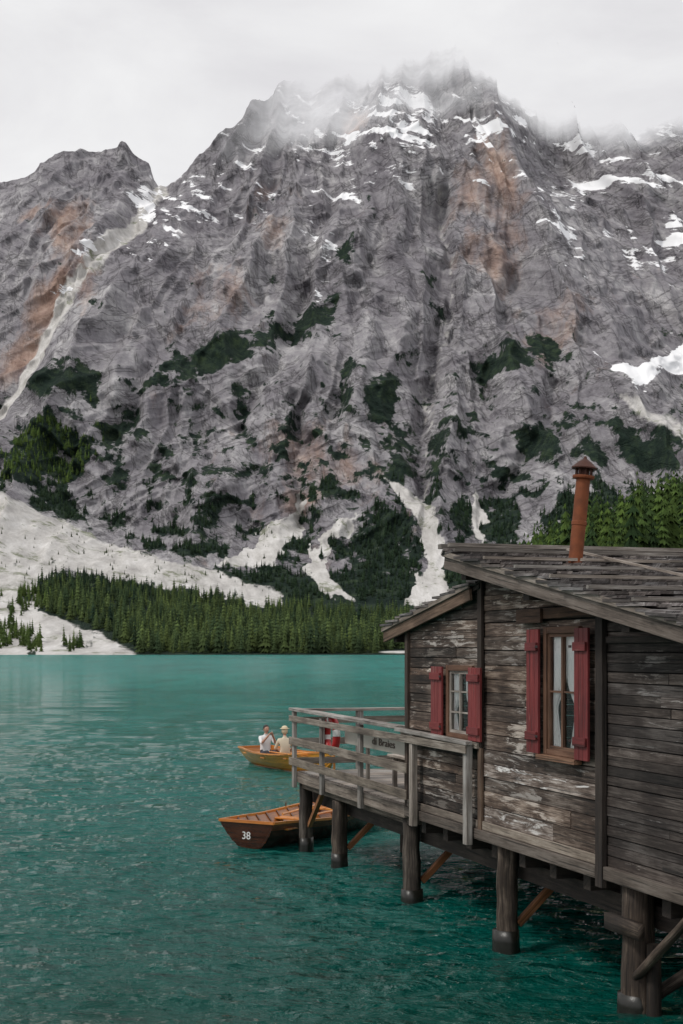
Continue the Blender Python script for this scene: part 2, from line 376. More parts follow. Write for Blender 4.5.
gridmesh('shore_hill',np.stack([WX,HY,HZ],-1).reshape(-1,3),180,170,gm,{})
# ------------------------------------------------------------------ conifers (merged masses)
def template(seed,tiers=8,pts=8):
    r=random.Random(seed); V=[];Fc=[];
    for k in range(5):
        a=k*2*math.pi/5; V.append((.02*math.cos(a),.02*math.sin(a),-.06))
    V.append((0,0,.9))
    for k in range(5): Fc.append((k,(k+1)%5,5))
    for i in range(tiers):
        f=i/(tiers-1); z=.07+.80*f**.92; rad=(.165*(1-f)**.8+.018)*r.uniform(.7,1.2); top=z+.14*(1-f)+.05
        cx,cy=r.uniform(-.012,.012),r.uniform(-.012,.012); b0=len(V); V.append((cx,cy,top))
        ph=r.uniform(0,6); n=pts*2
        for k in range(n):
            a=ph+k*2*math.pi/n; rr=rad*(r.uniform(.7,1.35) if k%2==0 else r.uniform(.3,.6))
            V.append((cx+rr*math.cos(a),cy+rr*math.sin(a),z-(.035*(1-f)+.01 if k%2==0 else -.02)+r.uniform(-.015,.015)))
        for k in range(n): Fc.append((b0,b0+1+k,b0+1+(k+1)%n))
    return np.array(V),np.array(Fc)
TPL=[template(i) for i in range(6)]
fm,t,b=mat('conifer_needles')
pos=t.new('ShaderNodeNewGeometry').outputs['Position']
at=t.new('ShaderNodeAttribute',attribute_name='tint').outputs['Color']
c=t.mix(t.noise(pos,.9,5,.7),(.5,.5,.5),(1.5,1.5,1.5)); c=t.mix(1.0,c,at,'MULTIPLY')
t.con(c,b.inputs['Base Color']); b.inputs['Roughness'].default_value=.9; b.inputs['Specular IOR Level'].default_value=.1
t.con(t.bump(t.noise(pos,2.5,5),1,.5),b.inputs['Normal'])
def forest(name,P,H,colA,colB):
    Vs=[];Fs=[];Cs=[];base=0
    for p,h in zip(P,H):
        V,Fc=TPL[random.randrange(6)]; a=random.uniform(0,6.28); ca,sa=math.cos(a),math.sin(a); w=h*random.uniform(.75,1.2)
        x=(V[:,0]*ca-V[:,1]*sa)*w; y=(V[:,0]*sa+V[:,1]*ca)*w
        Vs.append(np.stack([x+p[0],y+p[1],V[:,2]*h+p[2]-.4],-1)); Fs.append(Fc+base); base+=len(V)
        k=random.random()**1.5*.7+.3*float(np.clip(.5+1.2*perlin(np.array(p[0]/35.),np.array(p[1]/35.),5),0,1)); br=random.uniform(.7,1.25)
        col=np.array([colA[i]*(1-k)+colB[i]*k for i in range(3)])*br
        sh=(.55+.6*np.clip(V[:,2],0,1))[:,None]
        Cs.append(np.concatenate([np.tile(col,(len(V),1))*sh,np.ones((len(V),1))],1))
    V=np.concatenate(Vs);Fa=np.concatenate(Fs);C=np.concatenate(Cs)
    me=bpy.data.meshes.new(name); me.vertices.add(len(V)); me.vertices.foreach_set('co',V.astype(np.float32).ravel())
    me.loops.add(Fa.size); me.loops.foreach_set('vertex_index',Fa.ravel().astype(np.int32)); me.polygons.add(len(Fa))
    me.polygons.foreach_set('loop_start',np.arange(0,Fa.size,3,dtype=np.int32)); me.polygons.foreach_set('loop_total',np.full(len(Fa),3,dtype=np.int32))
    me.update(calc_edges=True)
    ca_=me.color_attributes.new('tint','FLOAT_COLOR','POINT'); ca_.data.foreach_set('color',C.astype(np.float32).ravel())
    me.materials.append(fm); return link(bpy.data.objects.new(name,me))
def pick(mask,n):
    idx=np.flatnonzero(mask.ravel()); 
    if len(idx)==0: return np.zeros((0,3))
    s=rng.choice(idx,min(n,len(idx)),replace=False); return co[s]
def hts(n,a,b_): return a+(b_-a)*rng.beta(1.6,2.0,n)
low_m=(py<653.5)&(py>577)&(scr<.3)&(px>38)&(px<760)&(py>583+ (px-60)*.09)&(n1>-.55)
P=pick(low_m,4000); P=P+np.stack([rng.normal(0,2,len(P)),rng.normal(0,4,len(P)),np.zeros(len(P))],-1)
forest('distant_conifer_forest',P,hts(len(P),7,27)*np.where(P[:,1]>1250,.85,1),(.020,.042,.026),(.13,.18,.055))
side=((px<-60)|(px>745))&(py<652)&(py>560)&(rng.random(px.shape)<.5)&((scr<.4))
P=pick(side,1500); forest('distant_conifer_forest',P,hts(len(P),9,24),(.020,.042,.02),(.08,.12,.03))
slope=((veg>.62)&(scr<.35)&(py>478)&(py<600)&(px>-60)&(px<740))
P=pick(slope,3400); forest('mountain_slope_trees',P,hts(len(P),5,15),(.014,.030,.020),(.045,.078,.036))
lt=(px<100)&(px>-50)&(py>400)&(py<478)&(veg>.7)
P=pick(lt,500); forest('mountain_slope_trees',P,hts(len(P),6,15),(.035,.07,.022),(.14,.21,.05))
sp=(px<150)&(px>-60)&(py>585)&(py<652)&((blobs(px,py,[(8,640,30,14,0,1),(38,648,14,8,0,1),(72,646,10,5,0,.9),(-30,640,40,14,0,1),(20,600,50,12,10,.8)])+.6*n1)>.5)
P=pick(sp,340); forest('distant_conifer_forest',P,hts(len(P),3,18),(.04,.07,.02),(.13,.19,.05))
sp2=(px<280)&(px>-60)&(py>525)&(py<600)&(scr>.4)&(n1>.25)
P=pick(sp2,220); forest('distant_conifer_forest',P,hts(len(P),2,8),(.03,.05,.02),(.10,.14,.05))
i0=rng.integers(0,HX.size,60000); W=np.stack([WX.ravel()[i0],HY.ravel()[i0],HZ.ravel()[i0]],-1); dd=D.ravel()[i0]
k=(W[:,1]>260)&(W[:,1]<720)&(dd>7)&(dd<240)
P=W[k][:3400]; P=P+np.stack([rng.normal(0,2,len(P)),rng.normal(0,2.5,len(P)),np.zeros(len(P))],-1)
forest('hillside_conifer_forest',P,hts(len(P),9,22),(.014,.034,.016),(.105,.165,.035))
# ------------------------------------------------------------------ water
wm,t,b=mat('lake_water')
pos=t.new('ShaderNodeNewGeometry').outputs['Position']; sx=t.new('ShaderNodeSeparateXYZ'); t.con(pos,sx.inputs[0])
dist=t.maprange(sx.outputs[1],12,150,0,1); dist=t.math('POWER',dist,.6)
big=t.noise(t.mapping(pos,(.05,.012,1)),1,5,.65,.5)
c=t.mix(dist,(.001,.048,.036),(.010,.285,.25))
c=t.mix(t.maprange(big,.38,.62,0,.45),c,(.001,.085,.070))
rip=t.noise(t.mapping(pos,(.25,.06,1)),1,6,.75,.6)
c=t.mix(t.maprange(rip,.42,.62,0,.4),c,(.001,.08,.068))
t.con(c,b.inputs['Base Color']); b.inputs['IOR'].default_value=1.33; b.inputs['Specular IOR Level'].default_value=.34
t.con(t.maprange(sx.outputs[1],20,250,.04,.18),b.inputs['Roughness'])
w1=t.noise(t.mapping(pos,(1.6,3.6,1),(0,0,rd(14))),1.0,5,.6,.5)
w2=t.noise(t.mapping(pos,(.22,.55,1),(0,0,rd(-10))),1.0,4,.55,.4)
w3=t.noise(t.mapping(pos,(5,9,1),(0,0,rd(5))),1.0,3,.5)
w4=t.noise(t.mapping(pos,(.10,.16,1),(0,0,rd(8))),1.0,5,.7,.4)
h=t.wsum([(w1,.26),(w2,.6),(w3,.07),(w4,1.3)])
t.con(t.bump(h,1.0,.9),b.inputs['Normal'])
xw=np.concatenate([np.arange(-2600,-40,60),np.arange(-40,724,1.3),np.arange(724,3300,60)]).astype(float)
yw=np.concatenate([np.array([1650,1500,1400,1300,1200,1130,1090,1060]),np.arange(1040,668,-.8),np.arange(668,656,-2.),[654.8]])
Yq=CAMH*F/(yw-HOR); YQ=np.tile(Yq[:,None],(1,len(xw))); XQ=(np.tile(xw,(len(yw),1))-CX)/F*YQ
dY=np.abs(np.gradient(Yq))[:,None]
def att(wl): return np.clip(1.3-dY*2.6/wl,0,1)
a12=math.radians(12); xa=XQ*math.cos(a12)+YQ*math.sin(a12); ya=YQ*math.cos(a12)-XQ*math.sin(a12)
xb=XQ*math.cos(-.25)+YQ*math.sin(-.25); yb=YQ*math.cos(-.25)-XQ*math.sin(-.25)
wrp=.5*fbm(XQ/3,YQ/3,2,611)
ZQ=.044*att(2.0)*ridged(xa/3.0+wrp,ya/1.3+wrp,1,601)+.028*att(.9)*ridged(xb/1.3,yb/.6+wrp,2,605)+.012*att(.5)*ridged(xa/.6,ya/.30,2,607)+.05*att(7)*fbm(xb/8,yb/5,2,609)
edge=sstep(1045,1000,yw)[:,None]*np.ones_like(XQ)
ZQ=ZQ*edge*sstep(-60,0,np.tile(xw,(len(yw),1)))*sstep(745,700,np.tile(xw,(len(yw),1)))
gridmesh('lake_water',np.stack([XQ,YQ,ZQ],-1).reshape(-1,3),len(yw),len(xw),wm,{})
Y0=float(Yq[0]); wb=MB(); xl=(xw[0]-CX)/F*Y0; xh=(xw[-1]-CX)/F*Y0
Ye=float(Yq[-1])
wb.face([(-4000,-400,0),(4000,-400,0),(4000,Y0,0),(-4000,Y0,0)])
wb.face([(-4000,Y0,0),(xl,Y0,0),((xw[0]-CX)/F*Ye,Ye,0),(-4000,Ye,0)]); wb.face([(xh,Y0,0),(4000,Y0,0),(4000,Ye,0),((xw[-1]-CX)/F*Ye,Ye,0)])
wb.face([(-4000,Ye,0),(4000,Ye,0),(4000,1000,0),(-4000,1000,0)]); wb.obj('lake_water',wm)
lb=MB(); lb.face([(-4000,-400,-6),(4000,-400,-6),(4000,4000,-6),(-4000,4000,-6)]); lb.obj('ground',gm)
# ------------------------------------------------------------------ wood materials
W_wall=wood('weathered_wall_wood',(.014,.009,.007),(.082,.056,.042),(.29,.235,.195),.85,1.6,wear=(.42,.375,.335),wl=(.55,.61))
W_walld=wood('dark_wall_wood',(.012,.008,.007),(.042,.031,.026),(.14,.118,.104),.85,1.4,wear=(.26,.235,.215),wl=(.61,.68))
W_dark=wood('dark_trim_wood',(.012,.009,.008),(.035,.025,.020),(.09,.07,.055),.85)
W_grey=wood('grey_weathered_wood',(.10,.082,.070),(.30,.262,.228),(.56,.52,.475),.85,1.3)
W_roof=wood('roof_shingle_wood',(.035,.028,.027),(.115,.10,.095),(.36,.335,.32),.85,1.4)
W_red=wood('red_painted_wood',(.06,.010,.011),(.19,.024,.025),(.28,.055,.050),.6,1.1,.002,wear=(.30,.13,.11),wl=(.60,.68))
W_brown=wood('brown_frame_wood',(.04,.018,.010),(.13,.062,.035),(.24,.14,.09),.7)
W_pile=wood('pile_wood',(.012,.008,.006),(.045,.033,.025),(.17,.138,.11),.8,1.5)
W_brace=wood('orange_brace_wood',(.10,.035,.012),(.27,.11,.04),(.42,.22,.10),.7)
W_boat_in=wood('varnished_boat_wood',(.20,.06,.012),(.50,.18,.030),(.74,.33,.07),.35,.9,.002,coat=.5)
W_boat_out=wood('dark_varnished_hull_wood',(.020,.006,.004),(.065,.016,.008),(.14,.042,.016),.25,.9,.002,coat=.8)
W_boat_out2=wood('orange_varnished_hull_wood',(.38,.14,.012),(.68,.28,.025),(.85,.42,.05),.3,.8,.002,coat=.5)
M_rust=simple('rusty_metal',(.20,.056,.018),.6,.7,9,.3)
M_rustd=simple('dark_rusty_metal',(.07,.025,.016),.6,.5,9,.4)
M_cur=simple('curtain_cloth',(.88,.87,.85),.9,.03,6)
M_white=simple('white_paint',(.8,.8,.78),.6,.05,6)
M_black=simple('interior_dark',(.01,.009,.008),.9,.3,4)
gl,t,b=mat('window_glass')
tr=t.new('ShaderNodeBsdfTransparent'); gs=t.new('ShaderNodeBsdfGlossy'); gs.inputs['Roughness'].default_value=.03; gs.inputs['Color'].default_value=(.8,.85,.85,1)
fr=t.new('ShaderNodeFresnel'); fr.inputs[0].default_value=1.35; mx=t.new('ShaderNodeMixShader')
t.con(fr.outputs[0],mx.inputs[0]); t.con(tr.outputs[0],mx.inputs[1]); t.con(gs.outputs[0],mx.inputs[2]); t.con(mx.outputs[0],t.n['Material Output'].inputs[0])
# ------------------------------------------------------------------ BOATHOUSE
house=empty('wooden_boathouse')
T0=5.03; TR=7.33; T1=13.9; UB=6.2
zL=lambda t_: 3.31+.155*(t_-4.48)
zR=lambda t_: 4.02-.172*(t_-7.4)
def clip(poly,f):
    out=[]
    for i in range(len(poly)):
        a,b_=poly[i],poly[(i+1)%len(poly)]; fa,fb_=f(a),f(b_)
        if fa>=0: out.append(a)
        if (fa>=0)!=(fb_>=0):
            k_=fa/(fa-fb_); out.append((a[0]+(b_[0]-a[0])*k_,a[1]+(b_[1]-a[1])*k_))
    return out
WIN=[(6.40,7.05,2.14,2.88),(8.93,9.56,2.12,3.27)]
def minus(rects,w):
    out=[]
    for (a0,a1,b0,b1) in rects:
        if a1<=w[0] or a0>=w[1] or b1<=w[2] or b0>=w[3]: out.append((a0,a1,b0,b1)); continue
        if a0<w[0]: out.append((a0,w[0],b0,b1))
        if a1>w[1]: out.append((w[1],a1,b0,b1))
        m0,m1=max(a0,w[0]),min(a1,w[1])
        if b0<w[2]: out.append((m0,m1,b0,w[2]))
        if b1>w[3]: out.append((m0,m1,w[3],b1))
    return out
def wallpieces(mb,r,u0,u1,tint,side,mi=0):
    rs=[r]
    for w in WIN: rs=minus(rs,w)
    for (a0,a1,b0,b1) in rs:
        p=clip([(a0,b0),(a1,b0),(a1,b1),(a0,b1)],(lambda q:zL(q[0])-q[1]) if side=='L' else (lambda q:zR(q[0])-q[1]))
        if len(p)>=3: mb.prism(p,u0,u1,tint,mi=mi)
mb=MB(L2W)
for side,a0,a1 in (('L',T0,TR),('R',TR,10.0),('R2',10.0,T1)):
    z=1.275 if side!='R2' else 1.20
    while z<4.1:
        hgt={'L':.105,'R':.145,'R2':.088}[side]*random.uniform(.85,1.15); a=a0
        while a<a1-.01:
            ln=random.uniform(1.0,3.2); e=min(a1,a+ln); 
            if a1-e<.4: e=a1
            if side=='L': tn=gt(.55,1.2,.07)
            elif side=='R': tn=gt(.55,1.45,.09)
            else: tn=gt(.55,1.25,.05)
            if random.random()<.14: tn=tuple(x*.4 for x in tn)
            if random.random()<.12: tn=tuple(x*1.5 for x in tn)
            dep=random.uniform(.0,.014); dz=random.uniform(-.003,.003)
            wallpieces(mb,(a+.003,e-.003,z+dz,z+hgt-.009+dz),-.032-dep,0,tn,side[0],1 if side=='R2' else 0)
            a=e
        z+=hgt
mb.obj('wall_planks',[W_wall,W_walld],house)
mb=MB(L2W)
for side,a0,a1 in (('L',T0,TR),('R',TR,T1)):
    wallpieces(mb,(a0,a1,1.1,4.4),.002,.09,(1,1,1),side)
mb.obj('dark_wall_backing',M_black,house)  # near-black layer behind the planks, so their gaps look shaded
mb2=MB(L2W)
def sidewall(t0,t1,u0,u1,ztop):
    z=1.15
    while z<ztop-.01:
        mb2.box(t0,t1,u0,u1,z,min(z+.135,ztop),gt(.5,1.1)); z+=.14
sidewall(T0,T0+.05,.095,UB,zL(T0)-.02); sidewall(T1-.05,T1,.095,UB,zR(T1)-.02); sidewall(T0+.06,T1-.06,UB-.05,UB,2.7)
mb2.obj('side_wall_planks',W_wall,house)
mb=MB(L2W)
mb.prism(clip([(T0+.06,2.705),(TR,2.705),(TR,4.4),(T0+.06,4.4)],lambda q:zL(q[0])-q[1]),UB-.05,UB); mb.prism(clip([(TR+.002,2.705),(T1-.06,2.705),(T1-.06,4.4),(TR+.002,4.4)],lambda q:zR(q[0])-q[1]),UB-.05,UB)
mb.obj('rear_gable',W_wall,house)
mb=MB(L2W); mb.box(T0+.05,T1-.05,.1,UB-.06,1.08,1.15); mb.obj('floor',W_dark,house)
mb=MB(L2W)
mb.box(TR-.055,TR+.055,-.085,-.050,2.06,zR(TR)-.02+.0,(.9,.85,.8))
mb.box(TR-.05,TR+.05,-.083,-.050,1.06,2.05,(2.6,2.3,2.0))
mb.box(9.98,10.11,-.10,-.050,1.0,zR(10.05)-.03,(.8,.8,.8))
mb.box(T0-.05,T0+.05,-.075,-.0,1.06,zL(T0)-.02,(1.5,1.4,1.3))
mb.box(8.35,10.05,-.088,-.050,3.40,3.50,(2.4,1.7,1.2)); mb.box(8.35,8.9,-.12,-.089,3.36,3.50,(1.8,1.3,1))
mb.box(10.12,T1,-.07,-.050,3.16,3.22,(1,1,1))
mb.obj('trim_boards',W_dark,house,bevel=.005)
mb=MB(L2W)
mb.box(TR+.06,9.97,-.075,-.050,1.185,1.275,(.75,.70,.64)); mb.box(T0,TR-.07,-.075,-.050,1.185,1.27,(.62,.58,.54))
mb.box(T0-.1,TR,-.115,-.05,2.04,2.11,(.75,.72,.68))
mb.box(10.13,T1,-.10,.0,1.08,1.195,(.34,.31,.29)); mb.box(T0,9.975,-.10,.0,1.07,1.18,(.34,.31,.29))
mb.obj('base_boards',W_grey,house,bevel=.006)
mb=MB(L2W)
for k in range(13): 
    a=T0+.3+k*.7; mb.box(a,a+.14,.02,UB,.90,1.075,(.7,.7,.7))
mb.box(-.1,T1,.22,.42,.70,.895,(.8,.8,.8)); mb.box(-.1,T1,2.9,3.1,.70,.895); mb.box(-.1,T1,5.4,5.6,.70,.895)
mb.obj('floor_beams',W_dark,house)
def roofslab(mb,tA,zA,tB,zB,u0,u1,th,tint=(1,1,1)):
    mb.hexa([(tA,u0,zA),(tB,u0,zB),(tB,u1,zB),(tA,u1,zA),(tA,u0,zA+th),(tB,u0,zB+th),(tB,u1,zB+th),(tA,u1,zA+th)],(0,1,0),tint)
mb=MB(L2W); TE=14.4
roofslab(mb,7.22,zR(7.22)+.002,TE,zR(TE)+.002,-.36,6.6,.05,(.6,.6,.6)); roofslab(mb,4.42,zL(4.42)+.002,7.36,zL(7.36)+.002,-.10,6.6,.045,(.6,.6,.6))
mb.obj('roof_sheathing',W_dark,house)
mb=MB(L2W)
def shingles(tA,tB,zf,u0,u1,sgn,row=.25):
    n=int(abs(tB-tA)/row)
    for i in range(n+1):
        tc=tB-sgn*i*row
        u=u0-random.uniform(0,.05)
        while u<u1:
            w=random.uniform(.09,.22); j=random.uniform(-.04,.045); ln=.46
            a=tc+sgn*j; b_=a-sgn*ln
            if (b_-tA)*sgn<0: b_=tA
            if (a-b_)*sgn<.06: u+=w; continue
            za=zf(a)+.052+.050+random.uniform(0,.022); zb=zf(b_)+.052+.002; th=.026
            tn=gt(.45,1.25,.04)
            r_=random.random()
            if r_<.14: tn=tuple(x*1.9 for x in tn)
            x0,x1=(b_,a) if sgn>0 else (a,b_); z0,z1=(zb,za) if sgn>0 else (za,zb)
            mb.hexa([(x0,u,z0),(x1,u,z1),(x1,u+w-.008,z1),(x0,u+w-.008,z0),(x0,u,z0+th),(x1,u,z1+th),(x1,u+w-.008,z1+th),(x0,u+w-.008,z0+th)],(1,0,0),tn)
            u+=w
shingles(7.16,TE+.06,zR,-.42,6.62,1); shingles(7.36,4.36,zL,-.14,6.62,-1)
mb.obj('roof_shingles',W_roof,house)
mb=MB(L2W)
for i,a in enumerate(np.arange(7.55,14.4,.75)):
    z=zR(a)+.155; uu=-.46
    while uu<6.6:
        e=uu+random.uniform(1.6,3.2); mb.beam((a+random.uniform(-.03,.03),uu,z),(a+random.uniform(-.03,.03),min(e,6.7),z),.04,.03,gt(.45,1.05)); uu=e-.1
for uu in (.9,2.5,4.1,5.6):
    mb.beam((7.2,uu,zR(7.2)+.18),(TE,uu+.05,zR(TE)+.18),.032,.022,gt(.7,1.0))
mb.beam((7.16,-.47,zR(7.16)+.15),(7.16,6.7,zR(7.16)+.15),.10,.05,(.5,.5,.5))
mb.beam((7.42,-.47,zR(7.42)+.195),(7.42,6.7,zR(7.42)+.195),.06,.04,(.8,.8,.8))
mb.obj('roof_laths',W_grey,house)
mb=MB(L2W)
mb.beam((7.12,-.385,zR(7.12)-.025),(TE,-.385,zR(TE)-.025),.035,.13,(.50,.46,.44))
mb.beam((7.12,-.415,zR(7.12)+.07),(TE+.05,-.415,zR(TE+.05)+.07),.03,.06,(.80,.77,.74))
mb.beam((4.38,-.125,zL(4.38)-.03),(7.2,-.125,zL(7.2)-.03),.035,.13,(.40,.29,.22))
mb.beam((4.36,-.15,zL(4.36)+.06),(7.2,-.15,zL(7.2)+.06),.03,.05,(.7,.66,.62))
mb.obj('barge_boards',W_grey,house,bevel=.004)
mb=MB(L2W)
for a in (7.45,9.0,10.9,12.6): mb.box(a,a+.13,-.34,-.05,zR(a+.13)-.15,zR(a+.13)-.012,(.9,.9,.9))
for a in (4.6,): mb.box(a,a+.1,-.08,UB,zL(a)-.13,zL(a)-.012)
mb.obj('purlins',W_dark,house)
def window(name,w,shw,mull):
    a0,a1,z0,z1=w; par=house
    mb=MB(L2W)
    mb.box(a0-.055,a0+.012,-.075,.06,z0-.02,z1+.05); mb.box(a1-.012,a1+.055,-.075,.06,z0-.02,z1+.05)
    mb.box(a0+.013,a1-.013,-.073,.06,z1-.012,z1+.05); mb.box(a0+.013,a1-.013,-.073,.06,z0-.02,z0+.03)
    mb.box(a0-.09,a1+.09,-.14,-.055,z0-.07,z0-.023,(1.5,1.6,1.6))
    mb.obj(name+'_casing',W_brown,par,bevel=.004)
    mb=MB(L2W)
    fr=.032; i0,i1,j0,j1=a0+.014,a1-.014,z0+.032,z1-.014; mid=(i0+i1)/2
    mb.box(i0,i0+fr,-.055,-.02,j0,j1);mb.box(i1-fr,i1,-.055,-.02,j0,j1);mb.box(i0+fr,i1-fr,-.054,-.02,j1-fr,j1);mb.box(i0+fr,i1-fr,-.054,-.02,j0,j0+fr)
    mb.box(mid-.018,mid+.018,-.058,-.021,j0+fr,j1-fr)
    for k in range(1,mull):
        zz_=j0+(j1-j0)*k/mull; mb.box(i0+fr,mid-.02,-.05,-.025,zz_-.009,zz_+.009);mb.box(mid+.02,i1-fr,-.05,-.025,zz_-.009,zz_+.009)
    mb.obj(name+'_sash',W_brown if mull<3 else W_grey,par)
    mb=MB(L2W); mb.face([(i0,-.037,j0),(i1,-.037,j0),(i1,-.037,j1),(i0,-.037,j1)]); mb.obj(name+'_glass',gl,par)
    mb=MB(L2W); N=40;Mz=24
    for sd in (0,1):
        def cp(i,j):
            f=i/N; g=j/Mz; zz_=j1-(j1-j0)*g
            full=(i1-i0)*(.49 if mull<3 else .40); k_=math.exp(-((g-.66)/.16)**2); wdt=full*(1-.62*min(1,k_+ .35*float(sstep(.66,.7,g))))
            if g>.66: wdt=full*(.38+.35*(g-.66)/.34)
            x=f*wdt; a=(i0+x) if sd==0 else (i1-x)
            return (a,-.004+.010*math.sin(f*22+sd)+.005*math.sin(f*51+g*4),zz_)
        for i in range(N):
            for j in range(Mz): mb.face([cp(i,j),cp(i+1,j),cp(i+1,j+1),cp(i,j+1)])
    mb.obj(name+'_curtains',M_cur,par,smooth=True)
    mb=MB(L2W); mb.box(a0-.3,a1+.3,.5,.52,z0-.3,z1+.2); mb.obj(name+'_dark_panel',M_black,par)  # flat near-black panel, its colour stands in for the unlit room
    for sd in (0,1):
        mb=MB(L2W); s0,s1=(a0-.06-shw,a0-.06) if sd==0 else (a1+.06,a1+.06+shw)
        n=3; bw=(s1-s0)/n; y0,y1=z0-.02,z1+.03
        for k in range(n): mb.box(s0+k*bw+.003,s0+(k+1)*bw-.003,-.125,-.10,y0,y1,gt(.8,1.2,.03))
        for g in (.14,.86): mb.box(s0+.012,s1-.012,-.150,-.126,y0+(y1-y0)*g-.04,y0+(y1-y0)*g+.04,gt(.75,.95,.03))
        for g in (.14,.86): mb.box(s1-.01 if sd==0 else s0-.05,s1+.05 if sd==0 else s0+.01,-.157,-.151,y0+(y1-y0)*g-.012,y0+(y1-y0)*g+.012,(.12,.4,.4))
        mb.obj(name+('_shutter'),W_red,par,bevel=.003)
window('small_window',WIN[0],.34,3); window('large_window',WIN[1],.27,2)
tilt=Matrix.Rotation(math.radians(5.5),3,Vector((0,1,0)))
cb=Vector(L2W(8.25,.58,zR(8.25)+.05))
mb=MB(); mb.lathe(cb,[(.14,-.02),(.14,.03),(.085,.06)],20,tilt=tilt,mi=1)
mb.lathe(cb,[(.072,0),(.072,.45),(.078,.455),(.078,.49),(.072,.495),(.072,.92),(.108,.93),(.112,.945),(.112,.96),(.0,.96)],24,tilt=tilt)
for k in range(8):
    a=k*math.pi/4; p=Vector((.082*math.cos(a),.082*math.sin(a),.955)); mb.beam(cb+tilt@p,cb+tilt@(p+Vector((0,0,.09))),.02,.012,mi=1)
mb.lathe(cb,[(.055,.96),(.055,1.04)],16,tilt=tilt,mi=1)
mb.lathe(cb,[(.0,1.04),(.13,1.03),(.132,1.042),(.07,1.10),(.02,1.135),(.012,1.16),(0,1.162)],24,tilt=tilt,mi=1)
mb.obj('chimney_pipe',[M_rust,M_rustd],house,smooth=False,weld=True)
# ------------------------------------------------------------------ piles
PT=((.05,.10,1.02),(1.80,.105,.92),(4.83,.115,1.05),(7.68,.115,1.06),(10.40,.135,1.07))
mb=MB(L2W)
for a,r,tp in PT+((13.2,.14,1.06),): mb.tube((a+random.uniform(-.05,.05),.08,-1.6),(a+random.uniform(-.04,.04),.08,tp),r*1.14,r*.95,14,18,.017,gt(.85,1.25))
for u_ in (3.0,5.5):
    for a in (.5,2.3,5.3,8.06,10.7,13.2): mb.tube((a,u_,-1.6),(a,u_,.69),.13,.12,12,8,.008,(.5,.5,.5))
mb.tube((.5,1.6,-1.6),(.5,1.6,.95),.11,.10,12,8,.008)
mb.tube((10.66,.1,-1.6),(10.63,.12,.6),.07,.06,10,8,.006,(.6,.55,.5))
mb.box(10.15,10.75,-.10,-.04,.66,.80,(.8,.75,.7))
mb.obj('support_piles',W_pile,house,smooth=True)
wetm=simple('wet_algae_wood',(.012,.012,.009),.35,.4,8)
mb=MB(L2W)
for a,r,tp in PT: mb.tube((a,.08,-.3),(a,.08,.15+random.uniform(-.03,.04)),r*1.14+.016,r*1.1+.012,14,4,.012)
mb.obj('waterline_bands',wetm,house,smooth=True)
mb=MB(L2W)
for a in (1.8,4.83,7.68): mb.beam((a+.02,.2,.22),(a+.02,1.0,.98),.075,.075,gt(.7,1.1))
mb.beam((.12,.12,.35),(.85,.12,.95),.07,.07,gt(.9,1.2))
mb.obj('diagonal_braces',W_brace,house,bevel=.006)
mb=MB(L2W)
mb.tube((10.5,.02,.3),(11.5,-.04,1.02),.045,.04,10,8,.005,(2.2,2.15,2.1)); mb.tube((10.45,.2,.1),(10.6,1.6,.9),.06,.06,10,6,.005,(.8,.8,.8))
mb.obj('log_braces',W_pile,house,smooth=True)
# ------------------------------------------------------------------ deck
deck=empty('wooden_deck')
mb=MB(L2W); a=-.02
while a<5.0:
    w=.135; mb.box(a,min(a+w-.008,5.0),-.02,4.2,1.165,1.20,gt(.7,1.1)); a+=w
mb.obj('deck_planks',W_grey,deck)
mb=MB(L2W)
mb.box(-.06,4.97,-.075,-.025,1.03,1.19,(.65,.6,.56)); mb.box(-.075,-.03,-.02,4.2,1.03,1.19,(.6,.6,.58)); mb.box(-.05,4.97,.0,.16,.94,1.16,(.42,.38,.34)); 
for a in (0.1,1.6,3.2,4.6): mb.box(a,a+.12,.17,4.2,.94,1.16,(.4,.38,.35))
mb.obj('deck_fascia',W_grey,deck,bevel=.006)
mb=MB(L2W)
RU=.05
for a,top,bt in ((.05,2.15,.95),(1.55,2.1,.98),(3.35,2.1,.98),(5.5,2.1,1.0),(7.18,2.08,1.0)):
    mb.box(a-.055,a+.055,-.185+RU if a<5 else -.19,-.08 if a<5 else -.118,bt,top,gt(.7,1.0))
for u_ in (1.0,2.2,3.4,4.15): mb.box(-.11,-.0,u_-.05,u_+.05,1.0,2.13,gt(.7,1))
mb.beam((-.12,-.13+RU,2.17),(5.0,-.13,2.15),.15,.045,gt(.9,1.1)); mb.beam((5.01,-.18,2.13),(7.28,-.18,2.10),.08,.045,gt(.8,1))
mb.beam((-.08,-.155,2.03),(7.25,-.205,2.03),.02,.09,(.7,.67,.63)); 
mb.beam((-.08,-.155,1.68),(5.4,-.205,1.68),.02,.12,(.65,.61,.56)); mb.beam((-.08,-.155,1.36),(5.4,-.205,1.36),.02,.12,(.6,.56,.50))
mb.beam((-.05,.0,2.155),(-.05,4.2,2.155),.14,.045,gt(.8,1)); mb.box(-.135,-.112,-.1,4.2,1.94,2.04,(.75,.75,.72)); mb.box(-.135,-.112,-.1,4.2,1.60,1.71,(.7,.7,.68)); mb.box(-.135,-.112,-.1,4.2,1.3,1.4,(.65,.65,.62))
mb.obj('railing',W_grey,deck,bevel=.006)
